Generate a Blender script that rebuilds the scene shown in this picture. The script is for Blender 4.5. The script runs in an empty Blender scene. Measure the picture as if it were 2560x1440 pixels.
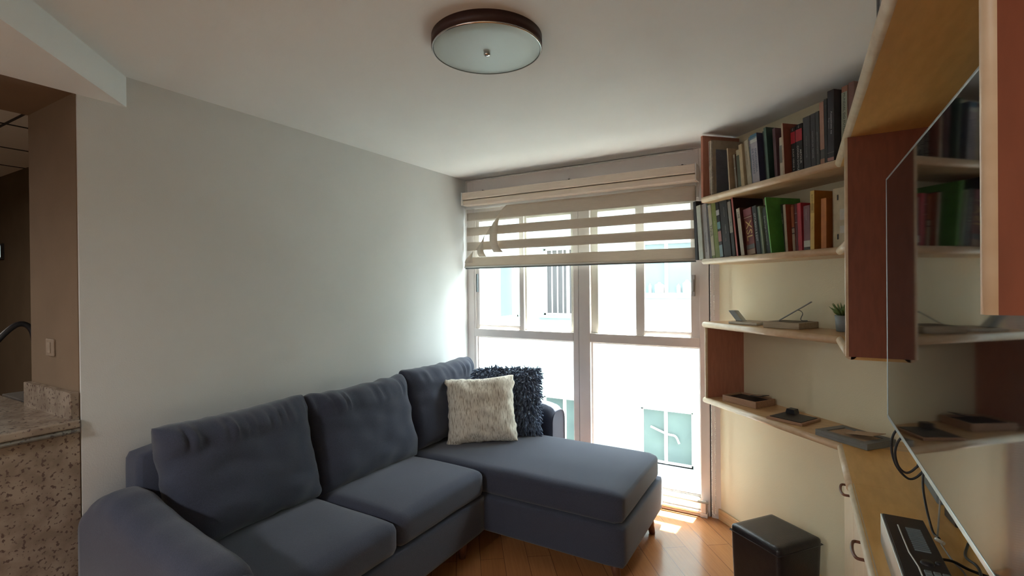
import bpy, bmesh, math, random
from mathutils import Vector, Matrix, noise
random.seed(7)
PI = math.pi
S = bpy.context.scene
COL = S.collection

# ------------------------------------------------------------------ camera
FPX, YAW, PITCH, ROLL, CZ = 1233.06, .5292, .0046, -.0096, 1.5
Fv = Vector((-math.sin(YAW)*math.cos(PITCH), math.cos(YAW)*math.cos(PITCH), -math.sin(PITCH)))
Rv = Vector((math.cos(YAW), math.sin(YAW), 0)); Uv = Rv.cross(Fv)
R2 = Rv*math.cos(ROLL)+Uv*math.sin(ROLL); U2 = -Rv*math.sin(ROLL)+Uv*math.cos(ROLL)
cd = bpy.data.cameras.new('camera'); cam = bpy.data.objects.new('camera', cd); COL.objects.link(cam)
cd.sensor_width = 36; cd.lens = 36*FPX/2560; cd.clip_start = .02; cd.clip_end = 100
M = Matrix((R2, U2, -Fv)).transposed().to_4x4(); M.translation = (0, 0, CZ); cam.matrix_world = M
S.camera = cam

# ------------------------------------------------------------------ light and exposure
S.view_settings.view_transform = 'Standard'; S.view_settings.look = 'None'
S.view_settings.gamma = 1; S.view_settings.use_curve_mapping = False
S.view_settings.exposure = 2.0
W = bpy.data.worlds.new('sky'); S.world = W; W.use_nodes = True
bg = W.node_tree.nodes['Background']; bg.inputs[0].default_value = (.93, .97, 1.0, 1); bg.inputs[1].default_value = 3.6
sun = bpy.data.lights.new('sun', 'SUN'); sun.energy = 27; sun.angle = .009; sun.color = (1, .95, .87)
so = bpy.data.objects.new('sun', sun); COL.objects.link(so)
so.rotation_euler = Vector((.02, .19, 1)).to_track_quat('Z', 'Y').to_euler()
# daylight portals (they only guide sampling of the sky through the glazing)
def portal(name, loc, rot, sx, sy):
    l = bpy.data.lights.new(name, 'AREA'); l.shape = 'RECTANGLE'; l.size = sx; l.size_y = sy
    l.cycles.is_portal = True
    o = bpy.data.objects.new(name, l); COL.objects.link(o); o.location = loc; o.rotation_euler = rot
portal('window_portal', (-1.42, 3.47, 1.1), (-PI/2, 0, 0), 1.95, 2.3)
# unseen fill lights without fixtures, added to brighten room and kitchen
def fill_light(name, loc, power, col, size):
    l = bpy.data.lights.new(name, 'AREA'); l.shape = 'DISK'; l.size = size; l.energy = power; l.color = col
    o = bpy.data.objects.new(name, l); COL.objects.link(o); o.location = loc
fill_light('back_fill_light', (-1.6, -1.7, 2.36), 15, (.97, .99, 1), .5)

fill_light('kitchen_fill_light', (-4.2, -.2, 2.2), 3.5, (1, .9, .78), .35)  # added fill inside the kitchen, no fixture there

# ------------------------------------------------------------------ materials
def mat(name, col, rough=.6, metal=0, col2=None, scale=20, bump=0, bscale=None, stretch=(1, 1, 1), spec=.5, detail=4, ramp=(.35, .65), sheen=0, coat=0, trans=0, coords='Object'):
    m = bpy.data.materials.new(name); m.use_nodes = True; nt = m.node_tree; n = nt.nodes; L = nt.links
    b = n['Principled BSDF']
    b.inputs['Base Color'].default_value = (*col, 1); b.inputs['Roughness'].default_value = rough
    b.inputs['Metallic'].default_value = metal; b.inputs['Specular IOR Level'].default_value = spec
    if sheen: b.inputs['Sheen Weight'].default_value = sheen; b.inputs['Sheen Roughness'].default_value = .5
    if coat: b.inputs['Coat Weight'].default_value = coat; b.inputs['Coat Roughness'].default_value = .1
    tc = n.new('ShaderNodeTexCoord'); mp = n.new('ShaderNodeMapping'); mp.inputs['Scale'].default_value = stretch
    L.new(tc.outputs[coords], mp.inputs[0])
    if col2 is None and bump: col2 = tuple(c*.93 for c in col)
    if col2 is not None:
        nz = n.new('ShaderNodeTexNoise'); nz.inputs['Scale'].default_value = scale; nz.inputs['Detail'].default_value = detail
        L.new(mp.outputs[0], nz.inputs['Vector'])
        r = n.new('ShaderNodeValToRGB'); r.color_ramp.elements[0].color = (*col, 1); r.color_ramp.elements[1].color = (*col2, 1)
        r.color_ramp.elements[0].position, r.color_ramp.elements[1].position = ramp
        L.new(nz.outputs['Fac'], r.inputs[0]); L.new(r.outputs[0], b.inputs['Base Color'])
    if bump:
        nb = n.new('ShaderNodeTexNoise'); nb.inputs['Scale'].default_value = bscale or scale*3; nb.inputs['Detail'].default_value = 3
        L.new(mp.outputs[0], nb.inputs['Vector'])
        bp = n.new('ShaderNodeBump'); bp.inputs['Strength'].default_value = bump; bp.inputs['Distance'].default_value = .004
        L.new(nb.outputs['Fac'], bp.inputs['Height']); L.new(bp.outputs[0], b.inputs['Normal'])
    return m

M_ = {}
M_['wall'] = mat('wall_paint', (.64, .645, .635), .85, col2=(.66, .665, .655), scale=3, bump=.15, bscale=180)
M_['ceil'] = mat('ceiling_paint', (.80, .80, .785), .9, col2=(.82, .82, .805), scale=3, bump=.1, bscale=160)
M_['yellow'] = mat('cream_wall_paint', (.68, .60, .42), .8, col2=(.71, .63, .44), scale=3, bump=.12, bscale=170)
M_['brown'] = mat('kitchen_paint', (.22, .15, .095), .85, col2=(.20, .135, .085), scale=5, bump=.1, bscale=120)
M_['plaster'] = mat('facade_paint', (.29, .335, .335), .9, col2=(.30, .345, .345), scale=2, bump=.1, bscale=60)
M_['alu'] = mat('window_aluminium', (.80, .74, .71), .45, col2=(.82, .76, .73), scale=8)
M_['alucream'] = mat('sash_seal', (.74, .72, .64), .5, col2=(.7, .68, .6), scale=12)
M_['dark'] = mat('dark_gap', (.03, .025, .025), .6, col2=(.02, .02, .02), scale=20)
M_['birch'] = mat('birch_wood', (.62, .40, .20), .38, col2=(.52, .31, .14), scale=6, stretch=(1, 12, 12), bump=.05, bscale=60, coat=.15)
M_['birch_y'] = mat('birch_wood_lengthwise', (.74, .43, .14), .38, col2=(.66, .37, .115), scale=9, stretch=(6, 1.2, 6), bump=.05, bscale=60, coat=.12)
M_['birchedge'] = mat('birch_edge', (.72, .56, .38), .4, col2=(.64, .47, .30), scale=10, stretch=(1, 3, 3), coat=.2)
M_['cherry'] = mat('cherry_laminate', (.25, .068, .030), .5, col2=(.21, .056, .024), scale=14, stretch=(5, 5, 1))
M_['cherry_lit'] = mat('cherry_laminate_lit', (.46, .19, .12), .5, col2=(.40, .16, .10), scale=14, stretch=(5, 5, 1))  # lighter cherry copy: window light put into the panels' colour
M_['cabinet'] = mat('cabinet_front', (.62, .47, .31), .45, col2=(.56, .42, .27), scale=9, stretch=(4, 4, 1))
M_['sofa'] = mat('sofa_fabric', (.058, .066, .100), .92, col2=(.046, .053, .080), scale=260, bump=.35, bscale=420, sheen=.25, spec=.2)
M_['linen'] = mat('linen_fabric', (.74, .69, .60), .9, col2=(.36, .30, .23), scale=55, stretch=(4, 1, .5), bump=.4, bscale=90, sheen=.2, spec=.2, ramp=(.48, .66))
M_['shag'] = mat('shag_yarn', (.13, .175, .27), .8, col2=(.045, .065, .11), scale=60, sheen=.2)
M_['legwood'] = mat('leg_wood', (.16, .06, .03), .45, col2=(.12, .045, .02), scale=15, stretch=(6, 6, 1))
M_['leather'] = mat('black_leather', (.018, .016, .018), .33, col2=(.024, .02, .022), scale=30, bump=.25, bscale=220, spec=.4)
M_['blind'] = mat('blind_fabric', (.80, .70, .58), .9, col2=(.72, .62, .51), scale=14, stretch=(1, 6, 26), bump=.1, bscale=80)
M_['valance'] = mat('valance_fabric', (.80, .68, .57), .85, col2=(.74, .62, .51), scale=14, stretch=(1, 6, 22), bump=.1, bscale=80)
M_['white'] = mat('white_plastic', (.78, .76, .72), .5, col2=(.75, .73, .69), scale=20)
M_['chrome'] = mat('chrome', (.75, .75, .75), .12, 1, col2=(.7, .7, .7), scale=10)
M_['silver'] = mat('silver_plastic', (.42, .45, .46), .3, .6, col2=(.38, .41, .42), scale=30)
M_['greyplastic'] = mat('grey_plastic', (.17, .20, .21), .5, col2=(.15, .18, .19), scale=20)
M_['black'] = mat('black_plastic', (.012, .012, .016), .4, col2=(.018, .017, .02), scale=30)
M_['cable'] = mat('cable_rubber', (.014, .012, .012), .5, col2=(.02, .016, .016), scale=30)
M_['cablegrey'] = mat('grey_cable', (.30, .27, .24), .5, col2=(.26, .23, .2), scale=30)
M_['tvback'] = mat('tv_housing', (.02, .02, .024), .5, col2=(.025, .025, .03), scale=20)
M_['screen'] = mat('tv_screen', (.006, .006, .007), .045, col2=(.007, .007, .008), scale=3, spec=.75)
M_['lampglass'] = mat('frosted_mirror_glass', (.46, .54, .52), .32, col2=(.44, .52, .5), scale=2, spec=.6)
M_['lampring'] = mat('dark_ring', (.055, .022, .02), .5, col2=(.04, .016, .014), scale=14)
M_['pages'] = mat('paper_pages', (.66, .58, .44), .9, col2=(.56, .48, .35), scale=30, stretch=(30, 1, 1))
M_['traywood'] = mat('tray_wood', (.42, .25, .15), .5, col2=(.36, .2, .12), scale=10, stretch=(1, 8, 8))
M_['palewood'] = mat('pale_grey_wood', (.46, .38, .28), .6, col2=(.38, .31, .22), scale=10, stretch=(1, 8, 8))
M_['whiteboard'] = mat('white_board', (.60, .57, .50), .6, col2=(.55, .52, .45), scale=20)
M_['card'] = mat('kraft_card', (.44, .30, .19), .8, col2=(.4, .27, .17), scale=20)
M_['greybox'] = mat('slate_grey_card', (.20, .20, .19), .7, col2=(.18, .18, .17), scale=20)
M_['leaf'] = mat('succulent_leaf', (.10, .17, .045), .5, col2=(.16, .24, .07), scale=20)
M_['pot'] = mat('grey_ceramic', (.26, .29, .30), .5, col2=(.24, .27, .28), scale=12)
M_['steel'] = mat('brushed_steel', (.35, .33, .31), .35, .7, col2=(.3, .28, .26), scale=20)
M_['panel'] = mat('kitchen_ceiling_panel', (.72, .73, .68), .7, col2=(.68, .69, .64), scale=3)
M_['shade'] = mat('room_curtain', (.11, .105, .11), .85, col2=(.09, .085, .09), scale=6, stretch=(10, 1, .3))
M_['court'] = mat('concrete', (.55, .55, .52), .9, col2=(.48, .48, .45), scale=4)

def granite():
    m = mat('granite', (.34, .275, .215), .25, col2=(.24, .185, .14), scale=14, ramp=(.4, .62), spec=.5)
    nt = m.node_tree; n = nt.nodes; L = nt.links; b = n['Principled BSDF']
    base = b.inputs['Base Color'].links[0].from_socket
    tc = n.new('ShaderNodeTexCoord')
    nz = n.new('ShaderNodeTexNoise'); nz.inputs['Scale'].default_value = 75; nz.inputs['Detail'].default_value = 2
    L.new(tc.outputs['Object'], nz.inputs['Vector'])
    r = n.new('ShaderNodeValToRGB'); r.color_ramp.elements[0].position = .58; r.color_ramp.elements[1].position = .64
    L.new(nz.outputs['Fac'], r.inputs[0])
    mx = n.new('ShaderNodeMix'); mx.data_type = 'RGBA'; L.new(r.outputs[0], mx.inputs['Factor']); L.new(base, mx.inputs['A'])
    mx.inputs['B'].default_value = (.13, .09, .075, 1); L.new(mx.outputs['Result'], b.inputs['Base Color'])
    return m
M_['granite'] = granite()

def floor_mat():
    m = bpy.data.materials.new('laminate_planks'); m.use_nodes = True; nt = m.node_tree; n = nt.nodes; L = nt.links
    b = n['Principled BSDF']; b.inputs['Roughness'].default_value = .2; b.inputs['Specular IOR Level'].default_value = .6
    tc = n.new('ShaderNodeTexCoord'); mp = n.new('ShaderNodeMapping'); mp.inputs['Rotation'].default_value = (0, 0, math.radians(54))
    mp.inputs['Location'].default_value = (.3, .05, 0)
    L.new(tc.outputs['Object'], mp.inputs[0])
    br = n.new('ShaderNodeTexBrick'); br.inputs['Scale'].default_value = 1; br.inputs['Brick Width'].default_value = 1.2
    br.inputs['Row Height'].default_value = .13; br.inputs['Mortar Size'].default_value = .0012; br.inputs['Mortar Smooth'].default_value = .1
    br.inputs['Color1'].default_value = (.47, .215, .085, 1); br.inputs['Color2'].default_value = (.40, .17, .06, 1); br.inputs['Mortar'].default_value = (.10, .04, .02, 1)
    br.offset = .37
    L.new(mp.outputs[0], br.inputs['Vector'])
    mp2 = n.new('ShaderNodeMapping'); mp2.inputs['Scale'].default_value = (1.5, 28, 1); L.new(mp.outputs[0], mp2.inputs[0])
    nz = n.new('ShaderNodeTexNoise'); nz.inputs['Scale'].default_value = 3; nz.inputs['Detail'].default_value = 6; L.new(mp2.outputs[0], nz.inputs['Vector'])
    r = n.new('ShaderNodeValToRGB'); r.color_ramp.elements[0].color = (.72, .68, .66, 1); r.color_ramp.elements[1].color = (1.15, 1.12, 1.1, 1)
    L.new(nz.outputs['Fac'], r.inputs[0])
    mx = n.new('ShaderNodeMix'); mx.data_type = 'RGBA'; mx.blend_type = 'MULTIPLY'; mx.inputs['Factor'].default_value = 1
    L.new(br.outputs['Color'], mx.inputs['A']); L.new(r.outputs[0], mx.inputs['B']); L.new(mx.outputs['Result'], b.inputs['Base Color'])
    return m
M_['floor'] = floor_mat()

def glassy(name, tint=(.95, 1, 1), transp=.93, rough=.0):
    m = bpy.data.materials.new(name); m.use_nodes = True; nt = m.node_tree; n = nt.nodes; L = nt.links
    for x in list(n):
        if x.type != 'OUTPUT_MATERIAL': n.remove(x)
    out = [x for x in n if x.type == 'OUTPUT_MATERIAL'][0]
    t = n.new('ShaderNodeBsdfTransparent'); t.inputs[0].default_value = (*tint, 1)
    g = n.new('ShaderNodeBsdfGlossy'); g.inputs['Roughness'].default_value = rough
    f = n.new('ShaderNodeLayerWeight'); f.inputs[0].default_value = .5
    p = n.new('ShaderNodeMath'); p.operation = 'POWER'; p.inputs[1].default_value = 5; L.new(f.outputs['Facing'], p.inputs[0])
    q = n.new('ShaderNodeMath'); q.operation = 'MULTIPLY_ADD'; q.inputs[1].default_value = .45; q.inputs[2].default_value = .02; L.new(p.outputs[0], q.inputs[0])
    mx = n.new('ShaderNodeMixShader'); L.new(q.outputs[0], mx.inputs[0]); L.new(t.outputs[0], mx.inputs[1]); L.new(g.outputs[0], mx.inputs[2])
    L.new(mx.outputs[0], out.inputs[0]); return m
M_['glass'] = glassy('window_glass')

def sheer():
    m = bpy.data.materials.new('sheer_voile'); m.use_nodes = True; nt = m.node_tree; n = nt.nodes; L = nt.links
    b = n['Principled BSDF']; b.inputs['Base Color'].default_value = (.75, .73, .66, 1); b.inputs['Roughness'].default_value = .9
    out = n['Material Output']; t = n.new('ShaderNodeBsdfTransparent'); mx = n.new('ShaderNodeMixShader')
    wv = n.new('ShaderNodeTexNoise'); wv.inputs['Scale'].default_value = 300
    mr = n.new('ShaderNodeMapRange'); mr.inputs['To Min'].default_value = .10; mr.inputs['To Max'].default_value = .22
    L.new(wv.outputs['Fac'], mr.inputs['Value']); L.new(mr.outputs[0], mx.inputs[0])
    L.new(t.outputs[0], mx.inputs[1]); L.new(b.outputs[0], mx.inputs[2]); L.new(mx.outputs[0], out.inputs[0]); return m
M_['sheer'] = sheer()

def translucent(m, col, fac):
    nt = m.node_tree; n = nt.nodes; L = nt.links; b = n['Principled BSDF']; out = n['Material Output']
    t = n.new('ShaderNodeBsdfTranslucent'); t.inputs[0].default_value = (*col, 1); mx = n.new('ShaderNodeMixShader'); mx.inputs[0].default_value = fac
    L.new(b.outputs[0], mx.inputs[1]); L.new(t.outputs[0], mx.inputs[2]); L.new(mx.outputs[0], out.inputs[0])
translucent(M_['blind'], (.62, .55, .48), .27)

_mc = {}
def cmat(col, rough=.5):
    k = (tuple(round(c, 3) for c in col), rough)
    if k not in _mc: _mc[k] = mat('cover_%d' % len(_mc), col, rough, col2=tuple(c*.8 for c in col), scale=25)
    return _mc[k]
def srgb(r, g, b):
    f = lambda c: (c/255/12.92) if c/255 <= .04045 else ((c/255+.055)/1.055)**2.4
    return (f(r), f(g), f(b))
def emis(name, col, s):
    m = bpy.data.materials.new(name); m.use_nodes = True; b = m.node_tree.nodes['Principled BSDF']
    b.inputs['Emission Color'].default_value = (*col, 1); b.inputs['Emission Strength'].default_value = s; return m

# ------------------------------------------------------------------ mesh helpers
def new(): return bmesh.new()
def obj(name, bm, m, parent=None, smooth=False, loc=None, rotz=0, bevel=0, seg=2, auto=None):
    me = bpy.data.meshes.new(name); bmesh.ops.recalc_face_normals(bm, faces=bm.faces); bm.to_mesh(me); bm.free()
    o = bpy.data.objects.new(name, me); COL.objects.link(o)
    for mm in (m if isinstance(m, (list, tuple)) else [m]): me.materials.append(mm)
    if smooth:
        for p in me.polygons: p.use_smooth = True
    if parent: o.parent = parent
    if loc: o.location = loc
    if rotz: o.rotation_euler.z = rotz
    if bevel:
        b = o.modifiers.new('bevel', 'BEVEL'); b.width = bevel; b.segments = seg; b.limit_method = 'ANGLE'; b.angle_limit = .6
    return o
def thing(name, label, cat, loc=(0, 0, 0), rotz=0, group=None):
    o = bpy.data.objects.new(name, None); COL.objects.link(o); o.location = loc; o.rotation_euler = (0, 0, rotz)
    o.empty_display_size = .05; o['label'] = label; o['category'] = cat
    if group: o['group'] = group
    return o
def tag(o, label, cat, group=None):
    o['label'] = label; o['category'] = cat
    if group: o['group'] = group
    return o
def struct(o, label=None):
    o['kind'] = 'structure'
    if label: o['label'] = label
    return o
def box(bm, x0, x1, y0, y1, z0, z1, mi=0):
    v = [bm.verts.new(p) for p in ((x0, y0, z0), (x1, y0, z0), (x1, y1, z0), (x0, y1, z0), (x0, y0, z1), (x1, y0, z1), (x1, y1, z1), (x0, y1, z1))]
    for f in ((0, 3, 2, 1), (4, 5, 6, 7), (0, 1, 5, 4), (1, 2, 6, 5), (2, 3, 7, 6), (3, 0, 4, 7)):
        bm.faces.new([v[i] for i in f]).material_index = mi
    return v
def prism(bm, pts, z0, z1, mi=0):
    a = [bm.verts.new((x, y, z0)) for x, y in pts]; b = [bm.verts.new((x, y, z1)) for x, y in pts]
    bm.faces.new(a[::-1]).material_index = mi; bm.faces.new(b).material_index = mi
    n = len(pts)
    for i in range(n): bm.faces.new((a[i], a[(i+1) % n], b[(i+1) % n], b[i])).material_index = mi
def tube(bm, pts, r, seg=10, caps=True, mi=0):
    pts = [Vector(p) for p in pts]; rings = []; up = None
    rr = r if isinstance(r, (list, tuple)) else [r]*len(pts)
    for i, p in enumerate(pts):
        d = (pts[min(i+1, len(pts)-1)]-pts[max(i-1, 0)]).normalized()
        if up is None:
            up = Vector((0, 0, 1)) if abs(d.z) < .9 else Vector((1, 0, 0))
        a = d.cross(up).normalized(); up = a.cross(d).normalized()
        rings.append([bm.verts.new(p+(a*math.cos(t)+up*math.sin(t))*rr[i]) for t in [2*PI*k/seg for k in range(seg)]])
    for i in range(len(rings)-1):
        for k in range(seg):
            f = bm.faces.new((rings[i][k], rings[i][(k+1) % seg], rings[i+1][(k+1) % seg], rings[i+1][k])); f.smooth = True; f.material_index = mi
    if caps:
        bm.faces.new(rings[0][::-1]).material_index = mi; bm.faces.new(rings[-1]).material_index = mi
def curve(pts, n=8):
    P = [Vector(p) for p in pts]; P = [P[0]*2-P[1]]+P+[P[-1]*2-P[-2]]; out = []
    for i in range(1, len(P)-2):
        for k in range(n):
            t = k/n; a, b, c, d = P[i-1], P[i], P[i+1], P[i+2]
            out.append(.5*((2*b)+(c-a)*t+(2*a-5*b+4*c-d)*t*t+(3*b-a-3*c+d)*t**3))
    out.append(P[-2]); return out
def lathe(bm, prof, seg=48, c=(0, 0, 0), mi=0, smooth=True):
    rings = []
    for r, z in prof:
        if r < 1e-5: rings.append([bm.verts.new((c[0], c[1], c[2]+z))])
        else: rings.append([bm.verts.new((c[0]+r*math.cos(2*PI*k/seg), c[1]+r*math.sin(2*PI*k/seg), c[2]+z)) for k in range(seg)])
    for A, B in zip(rings, rings[1:]):
        for k in range(seg):
            k2 = (k+1) % seg
            if len(A) == 1 and len(B) == 1: continue
            if len(A) == 1: f = bm.faces.new((A[0], B[k], B[k2]))
            elif len(B) == 1: f = bm.faces.new((A[k], B[0], A[k2]))
            else: f = bm.faces.new((A[k], B[k], B[k2], A[k2]))
            f.smooth = smooth; f.material_index = mi
def softbox(cx, cy, cz, hx, hy, hz, r, n=14, puff=0, puffside=0, seed=0, amp=.0):
    """upholstered block: rounded edges, domed top"""
    bm = new()
    bmesh.ops.create_cube(bm, size=2)
    bmesh.ops.subdivide_edges(bm, edges=bm.edges[:], cuts=n, use_grid_fill=True)
    for v in bm.verts:
        p = v.co.copy(); q = Vector((p.x*hx, p.y*hy, p.z*hz))
        # denser spacing near the edges
        s = lambda t: math.copysign(abs(t)**.75, t)
        q = Vector((s(p.x)*hx, s(p.y)*hy, s(p.z)*hz))
        c = Vector((max(-hx+r, min(hx-r, q.x)), max(-hy+r, min(hy-r, q.y)), max(-hz+r, min(hz-r, q.z))))
        d = q-c
        if d.length > 1e-6: q = c+d.normalized()*r
        u, w, t = p.x, p.y, p.z
        q.z += puff*(1-u*u)*(1-w*w)*(1 if p.z > 0 else 0)*p.z
        q.x += puffside*u*(1-w*w)*(1-t*t); q.y += puffside*w*(1-u*u)*(1-t*t)
        if amp:
            nv = noise.noise(Vector((q.x*5+seed, q.y*5, q.z*5)))
            q += Vector((0, 0, 1))*nv*amp
        v.co = q+Vector((cx, cy, cz))
    for f in bm.faces: f.smooth = True
    return bm
def pillow(w, h, t, n=34, pinch=.05, wr=.004, seed=0, topwr=0, power=.45):
    """knife-edge cushion standing in the xz plane, centre at origin, front towards -y"""
    bm = new(); G = {}
    def pos(i, j, side):
        u = -1+2*i/n; v = -1+2*j/n
        u = math.sin(u*PI/2)*.35+u*.65; v = math.sin(v*PI/2)*.35+v*.65
        x = u*w/2*(1-pinch*(1-v*v)); z = v*h/2*(1-pinch*(1-u*u))
        cr = 1-.035*(abs(u)*abs(v))**9; x *= cr; z *= cr
        th = t/2*max(0, (1-u**4))**power*max(0, (1-v**4))**power
        e = noise.noise(Vector((u*3+seed, v*3, side*5)))*wr*3
        y = side*(th*(1+.0)) + (e if th > 1e-6 else 0)
        if topwr and side < 0:
            k = max(0, (v-.45)/.55)
            y += -topwr*math.sin(k*PI)*abs(math.sin(u*9+seed+noise.noise(Vector((u*4, seed, 0)))*5))*(.35+.65*max(0, math.sin((u+.8)*1.9+seed)))
        ej = 1-min(1, (1-max(abs(u), abs(v)))*6)
        y += -side*0*ej
        z += ej*noise.noise(Vector((u*5, seed, v*5)))*wr*2; x += ej*noise.noise(Vector((u*5, v*5, seed)))*wr*2
        return (x, y, z)
    for side in (-1, 1):
        for i in range(n+1):
            for j in range(n+1):
                edge = i in (0, n) or j in (0, n)
                if edge and side == 1: G[(i, j, 1)] = G[(i, j, -1)]
                else: G[(i, j, side)] = bm.verts.new(pos(i, j, side))
    for side in (-1, 1):
        for i in range(n):
            for j in range(n):
                q = [G[(i, j, side)], G[(i+1, j, side)], G[(i+1, j+1, side)], G[(i, j+1, side)]]
                f = bm.faces.new(q if side < 0 else q[::-1]); f.smooth = True
    return bm

# ================================================================== THE SHELL
XL, YW, H = -2.4, 3.37, 2.378
XR = .42; WC = Vector((-.45, 3.37, 0)); R45 = -PI/4
def W2(t, d, z=0): return Vector((-.45+.70711*(t-d), 3.37-.70711*(t+d), z))

b = new(); box(b, -6.1, .7, -2.8, 3.47, -.12, 0); struct(obj('floor', b, M_['floor']))
b = new(); box(b, -2.45, .7, -2.8, 3.46, H, H+.2); struct(obj('ceiling', b, M_['ceil']))
b = new(); box(b, -2.9, XL, .8, 3.5, 0, H+.1); struct(obj('wall_left', b, M_['wall']))
b = new(); box(b, -2.52, XL, -2.7, -1.2, 0, H+.1); struct(obj('wall_left', b, M_['wall']))
b = new(); prism(b, [(-.45, 3.37), (XR, 2.5), (.7, 2.5), (.7, 3.6), (-.45, 3.6)], 0, H+.1); struct(obj('wall_diagonal', b, M_['yellow']))
b = new(); box(b, XR, .62, -2.7, 2.52, 0, H+.1); struct(obj('wall_right', b, M_['yellow']))
b = new(); box(b, -2.6, .7, -2.8, -2.6, 0, H+.1); struct(obj('wall_back', b, M_['wall']))
# dropped soffit along the kitchen with its 45 degree edge
b = new(); prism(b, [(-2.4, .962), (-2.4, -1.3), (-.14, -1.3)], 2.253, H+.02); struct(obj('trim_soffit', b, M_['ceil']))
# kitchen seen through the pass-through
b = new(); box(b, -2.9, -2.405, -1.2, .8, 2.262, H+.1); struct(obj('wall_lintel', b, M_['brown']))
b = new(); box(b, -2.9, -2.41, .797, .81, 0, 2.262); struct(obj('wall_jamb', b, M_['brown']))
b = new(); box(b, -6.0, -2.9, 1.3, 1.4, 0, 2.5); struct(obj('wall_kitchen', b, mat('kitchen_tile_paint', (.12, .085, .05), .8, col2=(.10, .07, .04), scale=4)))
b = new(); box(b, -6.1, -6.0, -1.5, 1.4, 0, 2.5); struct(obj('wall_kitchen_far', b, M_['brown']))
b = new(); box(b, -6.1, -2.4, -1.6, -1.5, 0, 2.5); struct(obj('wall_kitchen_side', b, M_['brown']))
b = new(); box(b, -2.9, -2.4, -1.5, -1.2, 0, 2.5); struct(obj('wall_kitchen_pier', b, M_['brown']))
b = new()
box(b, -6.1, -2.9, -1.6, 1.4, H, H+.15)
kc = struct(obj('ceiling_kitchen', b, M_['panel']))
b = new()
for x in (-5.4, -4.8, -4.2, -3.6, -3.0): box(b, x-.006, x+.006, -1.5, 1.3, H-.004, H)
for y in (-.9, -.3, .3, .9): box(b, -6.0, -2.9, y-.006, y+.006, H-.004, H)
obj('panel_joint', b, M_['dark'], kc)

# granite pass-through counter
ct = thing('granite_counter', 'speckled granite bar counter in the kitchen opening at the left edge', 'counter', (-2.4, .2, 0))
def lc(o): o.location = -Vector(ct.location); return o
b = new(); box(b, -2.55, -2.402, -1.19, .795, 0, .955); lc(obj('front_panel', b, M_['granite'], ct))
b = new(); box(b, -3.35, -2.385, -1.19, .795, .972, 1.003); lc(obj('countertop', b, M_['granite'], ct, bevel=.006))
b = new(); tube(b, [(-2.388, -1.19, .963), (-2.388, .79, .963)], .009); lc(obj('edge_moulding', b, M_['granite'], ct))
b = new(); box(b, -2.9, -2.42, .77, .795, 1.0, 1.105); lc(obj('backsplash', b, M_['granite'], ct, bevel=.003))
b = new(); box(b, -2.436, -2.404, .768, .796, 1.0, 1.106); lc(obj('splash_end', b, M_['granite'], ct, bevel=.003))
kw_ = thing('kitchen_worktop', 'grey steel worktop deeper inside the kitchen at the left edge', 'worktop', (-3.12, 1.05, 0))
b = new(); box(b, -.22, .215, -.24, .24, .972, 1.0); obj('steel_top', b, M_['steel'], kw_, bevel=.003)
b = new(); box(b, -.21, .20, -.23, .23, 0, .971); obj('base_cabinet', b, M_['brown'], kw_)
# light switch plate on the jamb
t = thing('light_switch', 'small pale switch plate on the brown jamb of the kitchen opening', 'switch', (-2.672, .797, 1.264))
b = new(); box(b, -.04, .04, -.008, 0, -.035, .035); obj('plate', b, cmat((.36, .27, .2)), t, bevel=.003)
b = new(); box(b, -.015, .015, -.012, -.008, -.022, .022); obj('rocker', b, cmat((.42, .33, .25)), t, bevel=.002)
# small emissive panel on kitchen wall
t = thing('glowing_panel', 'small glowing panel on the dark kitchen wall far at the left', 'display', (-5.33, 1.3, 1.80))
b = new(); box(b, -.09, .07, -.02, 0, -.06, .06); obj('housing', b, M_['dark'], t)
b = new(); box(b, -.075, .055, -.024, -.02, -.045, .045); obj('lit_face', b, emis('lit_face', (.75, .95, .88), .9), t)
# black gooseneck tap
t = thing('kitchen_tap', 'black arched kitchen tap behind the opening at the left edge', 'tap', (-3.2, .90, 1.003))
b = new(); tube(b, curve([(0, 0, 0), (0, -.005, .20), (0, -.02, .31), (0, -.07, .335), (0, -.14, .26), (0, -.19, .16), (0, -.20, .10)]), .013); obj('spout', b, M_['black'], t)
b = new(); lathe(b, [(0, 0), (.03, 0), (.03, .02), (.018, .03), (0, .03)], 20); obj('base', b, M_['black'], t)
b = new(); tube(b, [(0, 0, .08), (.06, 0, .10)], .006); obj('lever', b, M_['black'], t)

# baseboards
b = new(); box(b, 0, 1.2, -.014, 0, 0, .07); o = obj('baseboard_diagonal', b, M_['birch'], loc=WC, rotz=R45, bevel=.004); struct(o)
b = new(); box(b, XL, XL+.014, .8, 3.3, 0, .07); struct(obj('baseboard_left', b, M_['birch'], bevel=.004))

# ================================================================== WINDOW
w1 = bpy.data.objects.new('window_1', None); COL.objects.link(w1); w1.location = (-1.42, YW, 0); w1['kind'] = 'structure'
w1['label'] = 'floor-length aluminium window over the courtyard'
def wp(name, bm, m, par=None, **k):
    o = obj(name, bm, m, par or w1, **k)
    if par is None: o.location = -Vector(w1.location)
    return o
y0, y1 = 3.37, 3.44
b = new()
box(b, -2.42, -2.335, y0, y1, 0, H); box(b, -.565, -.508, y0, y1, 0, H)
box(b, -.500, -.44, y0-.006, y1, 0, H)
box(b, -2.335, -.565, y0, y1, 2.06, H)
wp('frame', b, M_['alu'], bevel=.003)
b = new(); box(b, -.508, -.500, y0+.01, y1, 0, H); wp('frame_gap', b, M_['dark'])
b = new()  # white line of the header panel
box(b, -2.40, -.6, y0-.02, y0, H-.014, H-.006); box(b, -2.402, -2.394, y0-.02, y0, 2.0, H-.006)
wp('edge_bead', b, M_['white'])
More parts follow.
